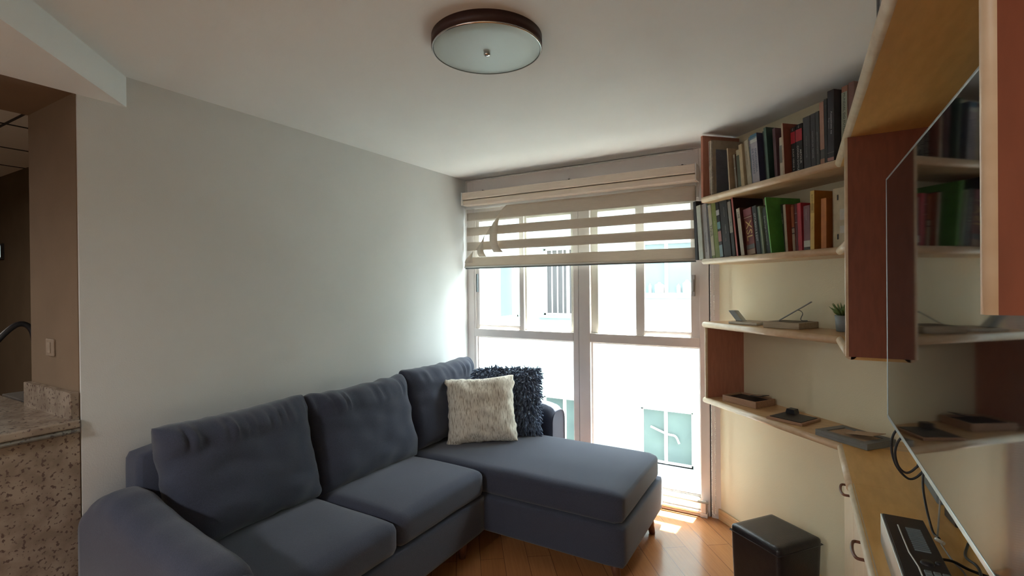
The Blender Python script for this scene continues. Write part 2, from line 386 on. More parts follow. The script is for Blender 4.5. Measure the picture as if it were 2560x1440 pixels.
b = new(); box(b, -2.335, -2.318, y0+.004, y1, .12, 2.06); box(b, -1.449, -1.407, y0, y1, 0, 2.06); box(b, -1.403, -1.317, y0-.004, y1, 0, 2.06)
wp('mullion', b, M_['alu'], bevel=.003)
b = new(); box(b, -1.407, -1.403, y0+.012, y1, 0, 2.06); wp('mullion_gap', b, M_['dark'])
b = new(); box(b, -2.335, -1.449, y0-.001, y1-.002, 1.085, 1.150); box(b, -1.317, -.565, y0-.001, y1-.002, 1.085, 1.150); wp('transom', b, M_['alu'], bevel=.003)
b = new(); box(b, -2.335, -1.449, y0-.001, y1-.002, 0, .112); box(b, -1.317, -.565, y0-.001, y1-.002, 0, .112)
box(b, -1.317, -.53, y0-.03, y0, .02, .035); box(b, -1.317, -.53, y0-.022, y0, .0, .012)
wp('bottom_rail', b, M_['alu'], bevel=.003)
b = new()
for z in (.112, .120, .128): box(b, -2.335, -1.449, y0+.006, y1, z, z+.004); box(b, -1.317, -.565, y0+.006, y1, z, z+.004)
wp('sill_ribs', b, M_['white'])
def sash(x0, x1, z0, z1, ml=.016, mr=.016, mb=.034, mt=.03, dy=.0, m='alu'):
    b = new(); ya, yb = y0+.012+dy, y0+.04+dy
    box(b, x0, x0+ml, ya, yb, z0, z1); box(b, x1-mr, x1, ya, yb, z0, z1)
    box(b, x0+ml, x1-mr, ya+.001, yb-.001, z0, z0+mb); box(b, x0+ml, x1-mr, ya+.001, yb-.001, z1-mt, z1)
    s = wp('sash', b, M_[m], bevel=.002)
    g = new(); box(g, x0+ml-.002, x1-mr+.002, ya+.012, ya+.016, z0+mb-.002, z1-mt+.002)
    gp = obj('pane', g, M_['glass'], s); return s
sash(-2.318, -1.87, 1.150, 2.06, ml=.03, mr=.04)
sash(-1.905, -1.449, 1.150, 2.06, ml=.05, mr=.03, dy=.022, m='alucream')
sash(-1.317, -.95, 1.150, 2.06, ml=.05, mr=.03, dy=.022, m='alucream')
sash(-.985, -.565, 1.150, 2.06, ml=.06, mr=.055)
sash(-2.318, -1.449, .130, 1.085, ml=.012, mr=.012, mb=.006, mt=.01, dy=.01)
sash(-1.317, -.565, .130, 1.085, ml=.012, mr=.008, mb=.006, mt=.01, dy=.01)
b = new(); box(b, -.612, -.592, y0-.006, y0+.014, 1.42, 1.56); box(b, -.608, -.596, y0-.016, y0-.006, 1.45, 1.53)
wp('latch', b, M_['steel'], bevel=.002)
b = new(); box(b, -2.312, -2.298, y0-.004, y0+.014, 1.45, 1.60); wp('latch', b, M_['greyplastic'], bevel=.002)
# safety bar low across the lower light, with its bracket
b = new(); tube(b, [(-1.3, y0-.03, .098), (-.515, y0-.03, .098)], .008); wp('lower_bar', b, M_['white'])
b = new(); box(b, -.56, -.53, y0-.035, y0, .03, .10); box(b, -.565, -.52, y0-.035, y0, .0, .028); wp('bar_bracket', b, M_['alu'], bevel=.003)

# ================================================================== ZEBRA BLIND
bl = thing('zebra_blind', 'beige banded roller blind half lowered over the window, left corner folded', 'blind', (-1.47, 3.31, 2.2))
def bp(name, bm, m, **k):
    o = obj(name, bm, M_[m], bl, **k); o.location = -Vector(bl.location); return o
XB0, XB1 = -2.385, -.575
b = new()
for (ya, yb, za, zb) in ((3.235, 3.33, 2.196, 2.252), (3.25, 3.33, 2.150, 2.192)):
    box(b, -2.355, -.56, ya, yb, za, zb)
bp('valance', b, 'valance', bevel=.008, seg=3)
b = new(); box(b, -2.36, -2.352, 3.232, 3.335, 2.15, 2.254); bp('end_cap', b, 'white', bevel=.002)
b = new(); box(b, -.562, -.555, 3.232, 3.335, 2.15, 2.254); bp('end_cap', b, 'white', bevel=.002)
b = new(); tube(b, [(XB0, 3.335, 2.15), (XB1, 3.335, 2.15)], .022, 16); bp('roller', b, 'white')
for x in (-2.171, -1.429, -.645):
    b = new(); box(b, x-.025, x+.025, 3.262, 3.285, 2.25, 2.258); box(b, x-.006, x+.006, 3.262, 3.37, 2.258, 2.262); bp('hook', b, 'dark', bevel=.001)
BF = [(2.034, 2.130), (1.909, 1.978), (1.790, 1.855), (1.660, 1.734)]
def cut(z):
    P = [(1.66, -2.385), (1.699, -2.379), (1.793, -2.271), (1.907, -2.18), (2.029, -2.088), (2.102, -2.02), (2.14, -1.97)]
    for (za, xa), (zb, xb) in zip(P, P[1:]):
        if za <= z <= zb: return xa+(xb-xa)*(z-za)/(zb-za)
    return -2.385 if z < 1.66 else -1.97
def band(x0f, x1, za, zb, y, nx=60, nz=6, wob=.0015, th=.0012):
    b = new(); g = []
    for k, yy in ((0, y), (1, y+th)):
        rows = []
        for j in range(nz+1):
            z = za+(zb-za)*j/nz; x0 = x0f(z); row = []
            for i in range(nx+1):
                x = x0+(x1-x0)*i/nx
                row.append(b.verts.new((x, yy+wob*noise.noise(Vector((x*4, z*9, 1))), z+.002*noise.noise(Vector((x*3, za*7, 2))))))
            rows.append(row)
        g.append(rows)
        for j in range(nz):
            for i in range(nx):
                f = b.faces.new((rows[j][i], rows[j][i+1], rows[j+1][i+1], rows[j+1][i])); f.smooth = True
    A, B = g
    for i in range(nx):
        b.faces.new((A[0][i], B[0][i], B[0][i+1], A[0][i+1])); b.faces.new((A[nz][i], A[nz][i+1], B[nz][i+1], B[nz][i]))
    for j in range(nz):
        b.faces.new((A[j][0], A[j+1][0], B[j+1][0], B[j][0])); b.faces.new((A[j][nx], B[j][nx], B[j+1][nx], A[j+1][nx]))
    return b
for za, zb in BF: bp('fabric_band', band(cut, XB1, za, zb, 3.310), 'blind')
for za, zb in ((2.034, 2.100), (1.912, 1.981), (1.791, 1.860)): bp('fabric_band', band(lambda z: XB0+.01, XB1, za, zb, 3.332), 'blind')
b = band(lambda z: XB0+.012, XB1, 1.66, 2.15, 3.328, wob=.001, th=.0004); bp('sheer_layer', b, 'sheer')
# curled strips of the folded corner
def strip(L, Rr, bulge):
    b = new(); n = 14; L = curve([(x, 0, z) for x, z in L], 5); Rr = curve([(x, 0, z) for x, z in Rr], 5)
    m = min(len(L), len(Rr)); A = []
    for i in range(m):
        s = i/(m-1); y = 3.304-bulge*math.sin(s*PI)**.8
        A.append((b.verts.new((L[i].x, y, L[i].z)), b.verts.new((Rr[i].x, y-.004, Rr[i].z))))
    for i in range(m-1):
        f = b.faces.new((A[i][0], A[i][1], A[i+1][1], A[i+1][0])); f.smooth = True
    o = bp('folded_strip', b, 'blind'); sm = o.modifiers.new('thick', 'SOLIDIFY'); sm.thickness = .0012; return o
strip([(-2.10, 2.00), (-2.118, 1.93), (-2.122, 1.84), (-2.098, 1.768)], [(-2.032, 2.06), (-2.045, 1.95), (-2.045, 1.83), (-2.010, 1.765)], .02)
strip([(-2.205, 1.865), (-2.235, 1.81), (-2.243, 1.765), (-2.232, 1.735)], [(-2.178, 1.91), (-2.183, 1.83), (-2.180, 1.775), (-2.165, 1.735)], .016)
strip([(-2.335, 1.745), (-2.36, 1.72), (-2.372, 1.70), (-2.378, 1.69)], [(-2.290, 1.785), (-2.295, 1.75), (-2.297, 1.715), (-2.300, 1.69)], .008)
b = new(); tube(b, [(XB0, 3.312, 1.655), (XB1, 3.312, 1.655)], .007, 12); bp('bottom_rail', b, 'white')
b = new(); box(b, XB0+.01, XB1, 3.306, 3.318, 1.640, 1.648); bp('rail_insert', b, 'greyplastic', bevel=.001)
b = new()   # bead chain loop
def bead(p): 
    bmesh.ops.create_icosphere(b, subdivisions=1, radius=.0042, matrix=Matrix.Translation(p))
z = 2.2; pts = []
while z > .06: pts.append((-.490, z)); pts.append((-.470, z)); z -= .0125
for k in range(6): a = PI*k/5; pts.append((-.480+.010*math.cos(a), .058-.018*math.sin(a)))
for x, z in pts: bead((x, 3.322, z))
tube(b, [(-.490, 3.322, 2.2), (-.490, 3.322, .06)], .0012, 5); tube(b, [(-.470, 3.322, 2.2), (-.470, 3.322, .06)], .0012, 5)
for f in b.faces: f.smooth = True
o = bp('bead_chain', b, 'white')

# ================================================================== COURTYARD
def facade(name, bm, m): return struct(obj(name, bm, m))
FY, FX = 7.5, -3.92
holes = [  # x0,x1,z0,z1 on the opposite wall
 (-3.78, -3.15, 1.00, 2.12), (-2.10, -1.20, 1.34, 2.14), (-2.13, -1.36, -1.20, -.38), (-3.80, -3.15, -1.30, -.38)]
def wall_with_holes(holes, x0, x1, z0, z1, y, th):
    b = new(); xs = sorted({x0, x1, *[h[0] for h in holes], *[h[1] for h in holes]}); zs = sorted({z0, z1, *[h[2] for h in holes], *[h[3] for h in holes]})
    for i in range(len(xs)-1):
        for j in range(len(zs)-1):
            cx, cz = (xs[i]+xs[i+1])/2, (zs[j]+zs[j+1])/2
            if any(h[0] < cx < h[1] and h[2] < cz < h[3] for h in holes): continue
            box(b, xs[i], xs[i+1], y, y+th, zs[j], zs[j+1])
    return b
bld = thing('opposite_building', 'white rendered apartment building across the courtyard', 'building', (-2, 7.6, -6))
def op(name, bm, m, par=None, **k):
    o = obj(name, bm, m, par or bld, **k)
    if par is None: o.location = -Vector(bld.location)
    return o
op('wall', wall_with_holes(holes, -4.1, 6, -6, 3.9, FY, .25), M_['plaster'])
b = wall_with_holes([(6.36, 6.97, 1.0, 1.98), (6.36, 6.97, -1.3, -.38)], 4.6, 7.5, -6, 3.9, 0, .25)
for v in b.verts: x, y, z = v.co; v.co = (FX-y, x, z)
op('side_wall', b, M_['plaster'])
def fwin(x0, x1, z0, z1, xm, bars=0, blind='shade', cup=None, plane='f'):
    def T(bm):
        if plane == 's':
            for v in bm.verts: x, y, z = v.co; v.co = (FX-(y-FY), x, z)
        return bm
    b = new(); y = FY+.05; f = .03
    box(b, x0, x0+f, y, y+.05, z0, z1); box(b, x1-f, x1, y, y+.05, z0, z1); box(b, x0, x1, y, y+.05, z0, z0+f); box(b, x0, x1, y, y+.05, z1-f, z1)
    if xm: box(b, xm-.022, xm+.022, y-.01, y+.05, z0, z1)
    o = op('window_frame', T(b), M_['white'])
    b = new(); box(b, x0+f, x1-f, y+.03, y+.034, z0+f, z1-f); op('window_pane', T(b), M_[blind], o)
    b = new(); box(b, x0-.05, x1+.05, FY-.05, FY+.06, z0-.045, z0); op('window_sill', T(b), M_['plaster'], o)
    if bars:
        b = new()
        for k in range(bars):
            x = x0+.06+(x1-x0-.12)*k/(bars-1); box(b, x-.008, x+.008, y-.03, y-.014, z0, z1)
        op('security_bar', T(b), M_['white'], o)
    return o
M_['pane_dark'] = mat('facade_window_glass', (.085, .115, .115), .25, col2=(.10, .135, .13), scale=3, spec=.6)
M_['pane_teal'] = mat('facade_window_frosted', (.12, .17, .185), .3, col2=(.13, .185, .2), scale=4, spec=.5)
fwin(-3.78, -3.15, 1.00, 2.12, -3.34, bars=6)
o = fwin(-2.10, -1.20, 1.34, 2.14, -1.735, blind='pane_teal')
for x, w_, h_ in ((-1.98, .022, .14), (-1.84, .07, .16), (-1.56, .03, .13), (-1.44, .06, .19)):
    b = new(); lathe(b, [(0, 0), (w_, 0), (w_, h_*.75), (w_*.35, h_*.9), (w_*.3, h_), (0, h_)], 14, (x, FY+.06, 1.372)); op('toiletry', b, M_['white'], o)
o = fwin(-2.13, -1.36, -1.20, -.38, -1.76, blind='pane_dark')
b = new(); tube(b, curve([(-1.98, FY+.03, -.66), (-1.75, FY+.03, -.74), (-1.62, FY+.03, -.76), (-1.56, FY+.02, -.86)]), .016, 8); op('white_tube', b, M_['white'], o)  # bent white tube across the lower window
fwin(-3.80, -3.15, -1.30, -.38, -3.42, blind='pane_dark')
fwin(6.36, 6.97, 1.0, 1.98, 6.86, blind='pane_teal', plane='s'); fwin(6.36, 6.97, -1.3, -.38, 6.7, blind='pane_dark', plane='s')
b = new(); box(b, -8, 6, 3.5, 7.75, -6.2, -6); struct(obj('floor_courtyard', b, M_['court']))
b = new(); box(b, -7.0, -2.42, 3.47, 3.62, -6, 3); box(b, -.44, 6, 3.47, 3.62, -6, 3); box(b, -2.42, -.44, 3.47, 3.62, -6, -.12); struct(obj('wall_outer', b, M_['plaster']))

# ================================================================== CORNER SHELVING
sh = thing('corner_shelving', 'built-in birch and cherry shelving wrapping the cream corner wall', 'shelving', (.13, 2.42, 0))
def sp(name, bm, m, par=None, **k):
    o = obj(name, bm, m, par or sh, **k)
    if par is None: o.location = -Vector(sh.location)
    return o
FC = (.130, 2.42)                 # plan corner of the front edges
TL = .2
def shelf(z0, z1, yend, nose_end=True):
    lf = W2(TL, .25); lb = W2(TL, 0)
    r = (z1-z0)/2; b = new()
    prism(b, [(lf.x, lf.y), (FC[0]+.012, FC[1]), (XR, 2.42), (XR, 2.5), (lb.x, lb.y)], z0, z1)
    s = sp('shelf', b, M_['birch'])
    b = new(); box(b, FC[0]+.012, XR, yend, FC[1], z0+.0003, z1-.0003); sp('shelf_return', b, M_['birch_y'])
    f = W2(TL, .25); b = new()
    tube(b, [(f.x, f.y, z0+r), (FC[0]+.008, FC[1]+.008, z0+r)], r, 16)
    sp('rounded_edge', b, M_['birchedge'])
    b = new(); tube(b, [(FC[0]+.012, FC[1]+.012, z0+r), (FC[0]+.012, yend, z0+r)], r, 16); sp('rounded_edge', b, M_['birchedge'])
    return s
shelf(.808, .840, 1.96)
shelf(1.246, 1.280, 1.961)
shelf(1.614, 1.646, 1.961)
shelf(1.972, 2.006, -.6)
# side panels
def dpanel(t, d1, z0, z1, m, th=.018):
    b = new(); a = W2(t, 0); c = W2(t, d1); e = W2(t+th, d1); g = W2(t+th, 0)
    prism(b, [(a.x, a.y), (c.x, c.y), (e.x, e.y), (g.x, g.y)], z0, z1); return sp('side_panel', b, M_[m])
dpanel(TL+.005, .245, .84, 1.246, 'cherry_lit')
dpanel(TL-.02, .25, 1.974, 2.365, 'cherry_lit')
b = new(); f = W2(TL+.014, .248); tube(b, [(f.x, f.y, .84), (f.x, f.y, 1.246)], .009, 12); sp('panel_edge', b, M_['birchedge'])
def rpanel(y, th, z0, z1, x0):
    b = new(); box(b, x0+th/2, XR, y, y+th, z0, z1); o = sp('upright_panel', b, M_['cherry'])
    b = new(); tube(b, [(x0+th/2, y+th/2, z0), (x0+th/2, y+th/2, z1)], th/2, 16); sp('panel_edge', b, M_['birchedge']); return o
rpanel(1.943, .018, 1.258, 1.972, .126)
rpanel(.432, .014, 1.478, 1.972, .103)
b = new(); tube(b, [(.142, 1.965, .0), (.142, 1.966, .01)], .001, 6); b.free()

# ================================================================== DESK CABINET
dk = thing('desk_cabinet', 'long birch worktop cabinet with bar handles under the television', 'cabinet', (.13, 1.2, 0))
def dp(name, bm, m, par=None, **k):
    o = obj(name, bm, m if not isinstance(m, str) else M_[m], par or dk, **k)
    if par is None: o.location = -Vector(dk.location)
    return o
b = new(); box(b, .142, XR-.002, -.4, 1.96, .8085, .8395); dp('worktop', b, 'birch_y')
b = new(); box(b, .142, XR, 1.96, 2.40, .8085, .8398); b.free()
b = new(); tube(b, [(.146, -.4, .824), (.146, 1.96, .824)], .0158, 16); dp('worktop_edge', b, 'birchedge')
b = new(); box(b, .165, XR-.002, -.4, 2.38, .06, .806); dp('carcass', b, 'cabinet')
b = new(); box(b, .19, XR-.002, -.4, 2.36, 0, .06); dp('plinth', b, 'cherry')
ys = [2.38, 1.975, 1.55, 1.12, .69, .26, -.17]
for k in range(len(ys)-1):
    b = new(); box(b, .147, .165, ys[k+1]+.003, ys[k]-.003, .08, .80)
    d = dp('door', b, 'cabinet', bevel=.003)
    hy = ys[k+1]+.05+(.07 if k == 0 else 0)
    hy = {0: 2.16, 1: 1.69}.get(k, ys[k+1]+.06)
    b = new(); tube(b, curve([(.147, hy+.05, .745), (.128, hy+.045, .745), (.122, hy, .742), (.128, hy-.045, .742), (.147, hy-.05, .742)]), .0045, 8)
    h = obj('handle', b, M_['legwood'], d)

# ================================================================== TELEVISION
tv = thing('television', 'large flat television with glossy dark screen mounted over the desk', 'television', (.25, 1.18, 1.1))
def tp(name, bm, m, **k):
    o = obj(name, bm, M_[m], tv, **k); o.location = -Vector(tv.location); return o
TY0, TY1, TZ0, TZ1 = .55, 1.811, 1.104, 1.804
b = new(); box(b, .2195, .2235, TY0+.006, TY1-.006, TZ0+.008, TZ1-.006); tp('screen', b, 'screen')
b = new(); box(b, .2185, .236, TY0, TY1, TZ0-.004, TZ0+.008); box(b, .2185, .236, TY0, TY1, TZ1-.006, TZ1); box(b, .2185, .236, TY0, TY0+.006, TZ0, TZ1); box(b, .2185, .236, TY1-.006, TY1, TZ0, TZ1)
tp('bezel', b, 'silver', bevel=.0015)
b = new(); box(b, .2236, .238, TY0+.007, TY1-.007, TZ0+.009, TZ1-.007); box(b, .238, .285, TY0+.25, TY1-.25, TZ0+.05, TZ1-.2); tp('back_housing', b, 'tvback', bevel=.004)
b = new(); box(b, .285, .30, 1.0, 1.36, 1.25, 1.6); box(b, .30, XR, 1.14, 1.22, 1.38, 1.46); box(b, XR-.012, XR, 1.05, 1.31, 1.28, 1.56); tp('wall_mount', b, 'black')

# ================================================================== CEILING LAMP
lp = thing('ceiling_lamp', 'round flush ceiling lamp with pale glass disc and dark wooden ring', 'lamp', (-.958, 1.478, H))
lp.scale = (1.02, 1.02, .72)
b = new(); lathe(b, [(.10, 0), (.192, 0), (.192, -.052), (.180, -.052), (.178, -.004)], 72); obj('ring', b, M_['lampring'], lp)
b = new(); lathe(b, [(0, -.066), (.08, -.0655), (.15, -.063), (.183, -.058), (.187, -.055), (.187, -.051), (0, -.051)], 72); obj('glass_disc', b, M_['lampglass'], lp)
b = new()
pr = [(.187, -.060), (.1905, -.058), (.1905, -.051), (.187, -.050)]; lathe(b, pr+[pr[0]], 72); obj('chrome_rim', b, M_['chrome'], lp)
b = new(); lathe(b, [(0, -.084), (.008, -.083), (.012, -.077), (.0115, -.070), (.007, -.066), (.016, -.0655), (.016, -.064)], 24); obj('finial', b, M_['chrome'], lp)

# ================================================================== SOFA
sf = thing('corner_sofa', 'charcoal grey fabric corner sofa with chaise by the window', 'sofa', (-1.8, 2.0, 0))
def fp(name, bm, m='sofa', par=None, **k):
    o = obj(name, bm, M_[m], par or sf, **k)
    if par is None: o.location = -Vector(sf.location)
    return o
fp('seat_base', softbox(-1.965, 1.66, .205, .405, .72, .105, .02, n=10))
fp('chaise_base', softbox(-1.566, 2.74, .205, .816, .405, .105, .022, n=12))
fp('back_frame', softbox(-2.30, 2.02, .48, .085, 1.10, .38, .05, n=14))
fp('seat_cushion', softbox(-1.855, 1.29, .385, .315, .342, .075, .045, n=16, puff=.018, amp=.004, seed=1))
fp('seat_cushion', softbox(-1.865, 1.988, .385, .315, .345, .075, .045, n=16, puff=.018, amp=.004, seed=4))
fp('chaise_cushion', softbox(-1.475, 2.715, .382, .715, .368, .078, .04, n=20, puff=.016, amp=.003, seed=8))
def arm(y0, y1, name='armrest'):
    b = new(); w = (y1-y0)/2; yc = (y0+y1)/2; nx, ns = 44, 24
    K = [(-2.38, .66), (-2.30, .715), (-2.22, .745), (-2.14, .745), (-2.04, .718), (-1.9, .69), (-1.75, .668), (-1.6, .652), (-1.53, .636), (-1.502, .605)]
    def hz(x):
        for (a, ha), (c, hc) in zip(K, K[1:]):
            if a <= x <= c: s = (x-a)/(c-a); s = s*s*(3-2*s)*.5+s*.5; return ha+(hc-ha)*s
        return K[-1][1]
    rings = []
    for i in range(nx+1):
        x = -2.38+.878*i/nx; h = hz(x); ring = []
        sq = 1 if i < nx-1 else .95
        for k in range(ns+1):
            a = PI*k/ns; r = w*.92 if False else w
            cy = math.cos(a); sz = math.sin(a)
            yy = yc+math.copysign(abs(cy)**.75, cy)*w*sq; zz = h-.085+.085*abs(sz)**.8
            ring.append(b.verts.new((x, yy, zz)))
        ring.append(b.verts.new((x, y0+(w*(1-sq)), .10))); ring.insert(0, b.verts.new((x, y1-(w*(1-sq)), .10)))
        rings.append(ring)
    m = len(rings[0])
    for A, B in zip(rings, rings[1:]):
        for k in range(m): 
            f = b.faces.new((A[k], A[(k+1) % m], B[(k+1) % m], B[k])); f.smooth = True
    c = b.faces.new(rings[0]); c = b.faces.new(rings[-1][::-1])
    o = fp(name, b)
    s = new(); tube(s, [(v.co.x+.004, v.co.y, v.co.z) for v in []] or [(-1.502, y1-.006, .12)]+[(-1.502, yc+math.copysign(abs(math.cos(PI*k/20))**.75, math.cos(PI*k/20))*w*.95, .520+.085*abs(math.sin(PI*k/20))**.8) for k in range(21)]+[(-1.502, y0+.006, .12)], .004, 6)
    fp('piping', s, 'sofa', o)
arm(.778, .948); arm(3.105, 3.315)
for k, (y, w_, sd, dz, rz) in enumerate(((1.305, .69, 1, 0, .02), (2.01, .72, 2.3, -.01, -.015), (2.735, .735, 4.1, .01, .0))):
    o = fp('back_cushion', pillow(w_+.02, .53, .24, n=56, pinch=.06, wr=.005, seed=sd, topwr=.030, power=.46))
    o.rotation_euler = (math.radians(-15), 0, PI/2+rz)   # front turned to +x
    o.location = Vector((-2.165, y, .70+dz))-Vector(sf.location)
for (x, y) in ((-.83, 2.42), (-.80, 2.98), (-1.62, 1.02), (-2.3, 1.02), (-2.3, 3.0), (-1.62, 2.2)):
    b = new(); tube(b, [(x, y, .105), (x+(.02 if x > -1 else 0), y, 0)], [.028, .017], 14); fp('leg', b, 'legwood')

# throw pillows
def place(o, p, rz, tilt, roll=0):
    o.location = p; o.rotation_euler = (math.radians(tilt), math.radians(roll), math.radians(rz))
o = obj('throw_pillow', pillow(.475, .445, .17, n=46, pinch=.085, wr=.007, seed=9, topwr=.008, power=.5), M_['linen'])
place(o, (-1.84, 2.725, .676), 33, -15, -3)
tag(o, 'square oatmeal linen throw pillow standing on the chaise', 'pillow')
sg = thing('shaggy_pillow', 'dark navy shaggy throw pillow leaning behind the oatmeal one', 'pillow', (-1.80, 2.99, .690))
sg.rotation_euler = (math.radians(-10), math.radians(-2), math.radians(17))
obj('cushion', pillow(.45, .44, .15, n=24, pinch=.04, seed=3), M_['shag'], sg)
b = new(); rnd = random.Random(5)
for k in range(2300):
    u, v = rnd.uniform(-1, 1), rnd.uniform(-1, 1)
    if k % 5 == 0:
        if rnd.random() < .5: u = math.copysign(rnd.uniform(.94, 1), u)
        else: v = math.copysign(rnd.uniform(.94, 1), v)
    side = -1 if rnd.random() < .7 else 1
    th = .075*max(0, 1-u**4)**.45*max(0, 1-v**4)**.45
    p = Vector((u*.222, side*th, v*.217))
    nrm = Vector((u**5*1.1, side*(.35+.6*th/.075), v**5*1.1)).normalized()
    d = (nrm+Vector((rnd.uniform(-.7, .7), rnd.uniform(-.3, .3), rnd.uniform(-1.1, .25)))).normalized()
    L_ = rnd.uniform(.026, .05); wd = rnd.uniform(.0042, .0078)
    s_ = d.cross(Vector((rnd.uniform(-1, 1), rnd.uniform(-1, 1), rnd.uniform(-1, 1)))).normalized()
    n2 = d.cross(s_); prev = None
    for i, (tt, ww) in enumerate(((0, 1), (.5, 1.1), (1, .75))):
        c = p+d*L_*tt+Vector((0, 0, -.012*tt*tt))
        q = [b.verts.new(c+s_*wd*ww), b.verts.new(c+n2*wd*ww*.5), b.verts.new(c-s_*wd*ww), b.verts.new(c-n2*wd*ww*.5)]
        if prev:
            for a in range(4): b.faces.new((prev[a], prev[(a+1) % 4], q[(a+1) % 4], q[a]))
        prev = q
    b.faces.new(prev)
o = obj('shag_pile', b, M_['shag'], sg); o['kind'] = 'stuff'

# ================================================================== POUF
pf = thing('leather_pouf', 'small black leather cube pouf on the floor by the cream wall', 'pouf', (-.115, 2.705, 0), math.radians(-38))
b = softbox(0, 0, .152, .141, .143, .148, .018, n=12, puff=.004)
for v in b.verts:
    k = .94+.06*min(1, v.co.z/.3); v.co.x *= k; v.co.y *= k
obj('body', b, M_['leather'], pf)
b = new(); hx, hy, z = .1405, .1425, .268
tube(b, [(-hx, -hy, z), (hx, -hy, z), (hx, hy, z), (-hx, hy, z), (-hx, -hy, z)], .0025, 6); obj('seam', b, M_['leather'], pf)

# ================================================================== BOOKS
def text_mesh(s, size, m, par, loc, mat3, name='spine_title', squeeze=1.0):
    c = bpy.data.curves.new('t', 'FONT'); c.body = s; c.size = size; c.align_x = 'CENTER'; c.align_y = 'CENTER'; c.extrude = .0002; c.resolution_u = 2
    to = bpy.data.objects.new('t', c); COL.objects.link(to); bpy.context.view_layer.update()
    dg = bpy.context.evaluated_depsgraph_get(); me = bpy.data.meshes.new_from_object(to.evaluated_get(dg))
    bpy.data.objects.remove(to); bpy.data.curves.remove(c)
    me.transform(Matrix.Scale(squeeze, 4, (1, 0, 0))); me.transform(mat3.to_4x4()); me.materials.clear(); me.materials.append(m)
    o = bpy.data.objects.new(name, me); COL.objects.link(o); o.parent = par; o.location = loc; return o
SPINE = Matrix(((0, 1, 0), (0, 0, -1), (-1, 0, 0)))      # text runs down the spine, facing -y
def book(name, label, w, h, dep, col, loc, rotz, lean, group, bands=(), title=None, spine=None, rough=.5):
    t = thing(name, label, 'book', loc, 0, group)
    t.rotation_euler = (Matrix.Rotation(rotz, 3, 'Z') @ Matrix.Rotation(math.radians(lean), 3, 'Y')).to_euler()
    c = .0018 if w < .012 else .0025
    b = new(); box(b, 0, c, 0, dep, 0, h); box(b, w-c, w, 0, dep, 0, h); box(b, c, w-c, 0, c, 0, h)
    obj('cover', b, cmat(col, rough), t, bevel=.0008, seg=1)
    if w > .006:
        b = new(); box(b, c+.0002, w-c-.0002, c, dep-.004, .004, h-.004); obj('pages', b, M_['pages'], t)
    if spine:
        b = new(); box(b, .0006, w-.0006, -.0008, .0004, .001, h-.001); obj('spine_strip', b, cmat(spine), t)
    for (f0, f1, bc) in bands:
        b = new(); box(b, .0008, w-.0008, -.0014, .0004, h*f0, h*f1); obj('spine_label', b, cmat(bc), t)
    for tt in (title or ()):
        s, fz, size, tc, sq, off = tt
        text_mesh(s, size, cmat(tc), t, (w*(.5+off), -.0018, h*fz), SPINE, squeeze=sq)
    return t
WHT = (.6, .58, .52); BLK = (.015, .014, .016)
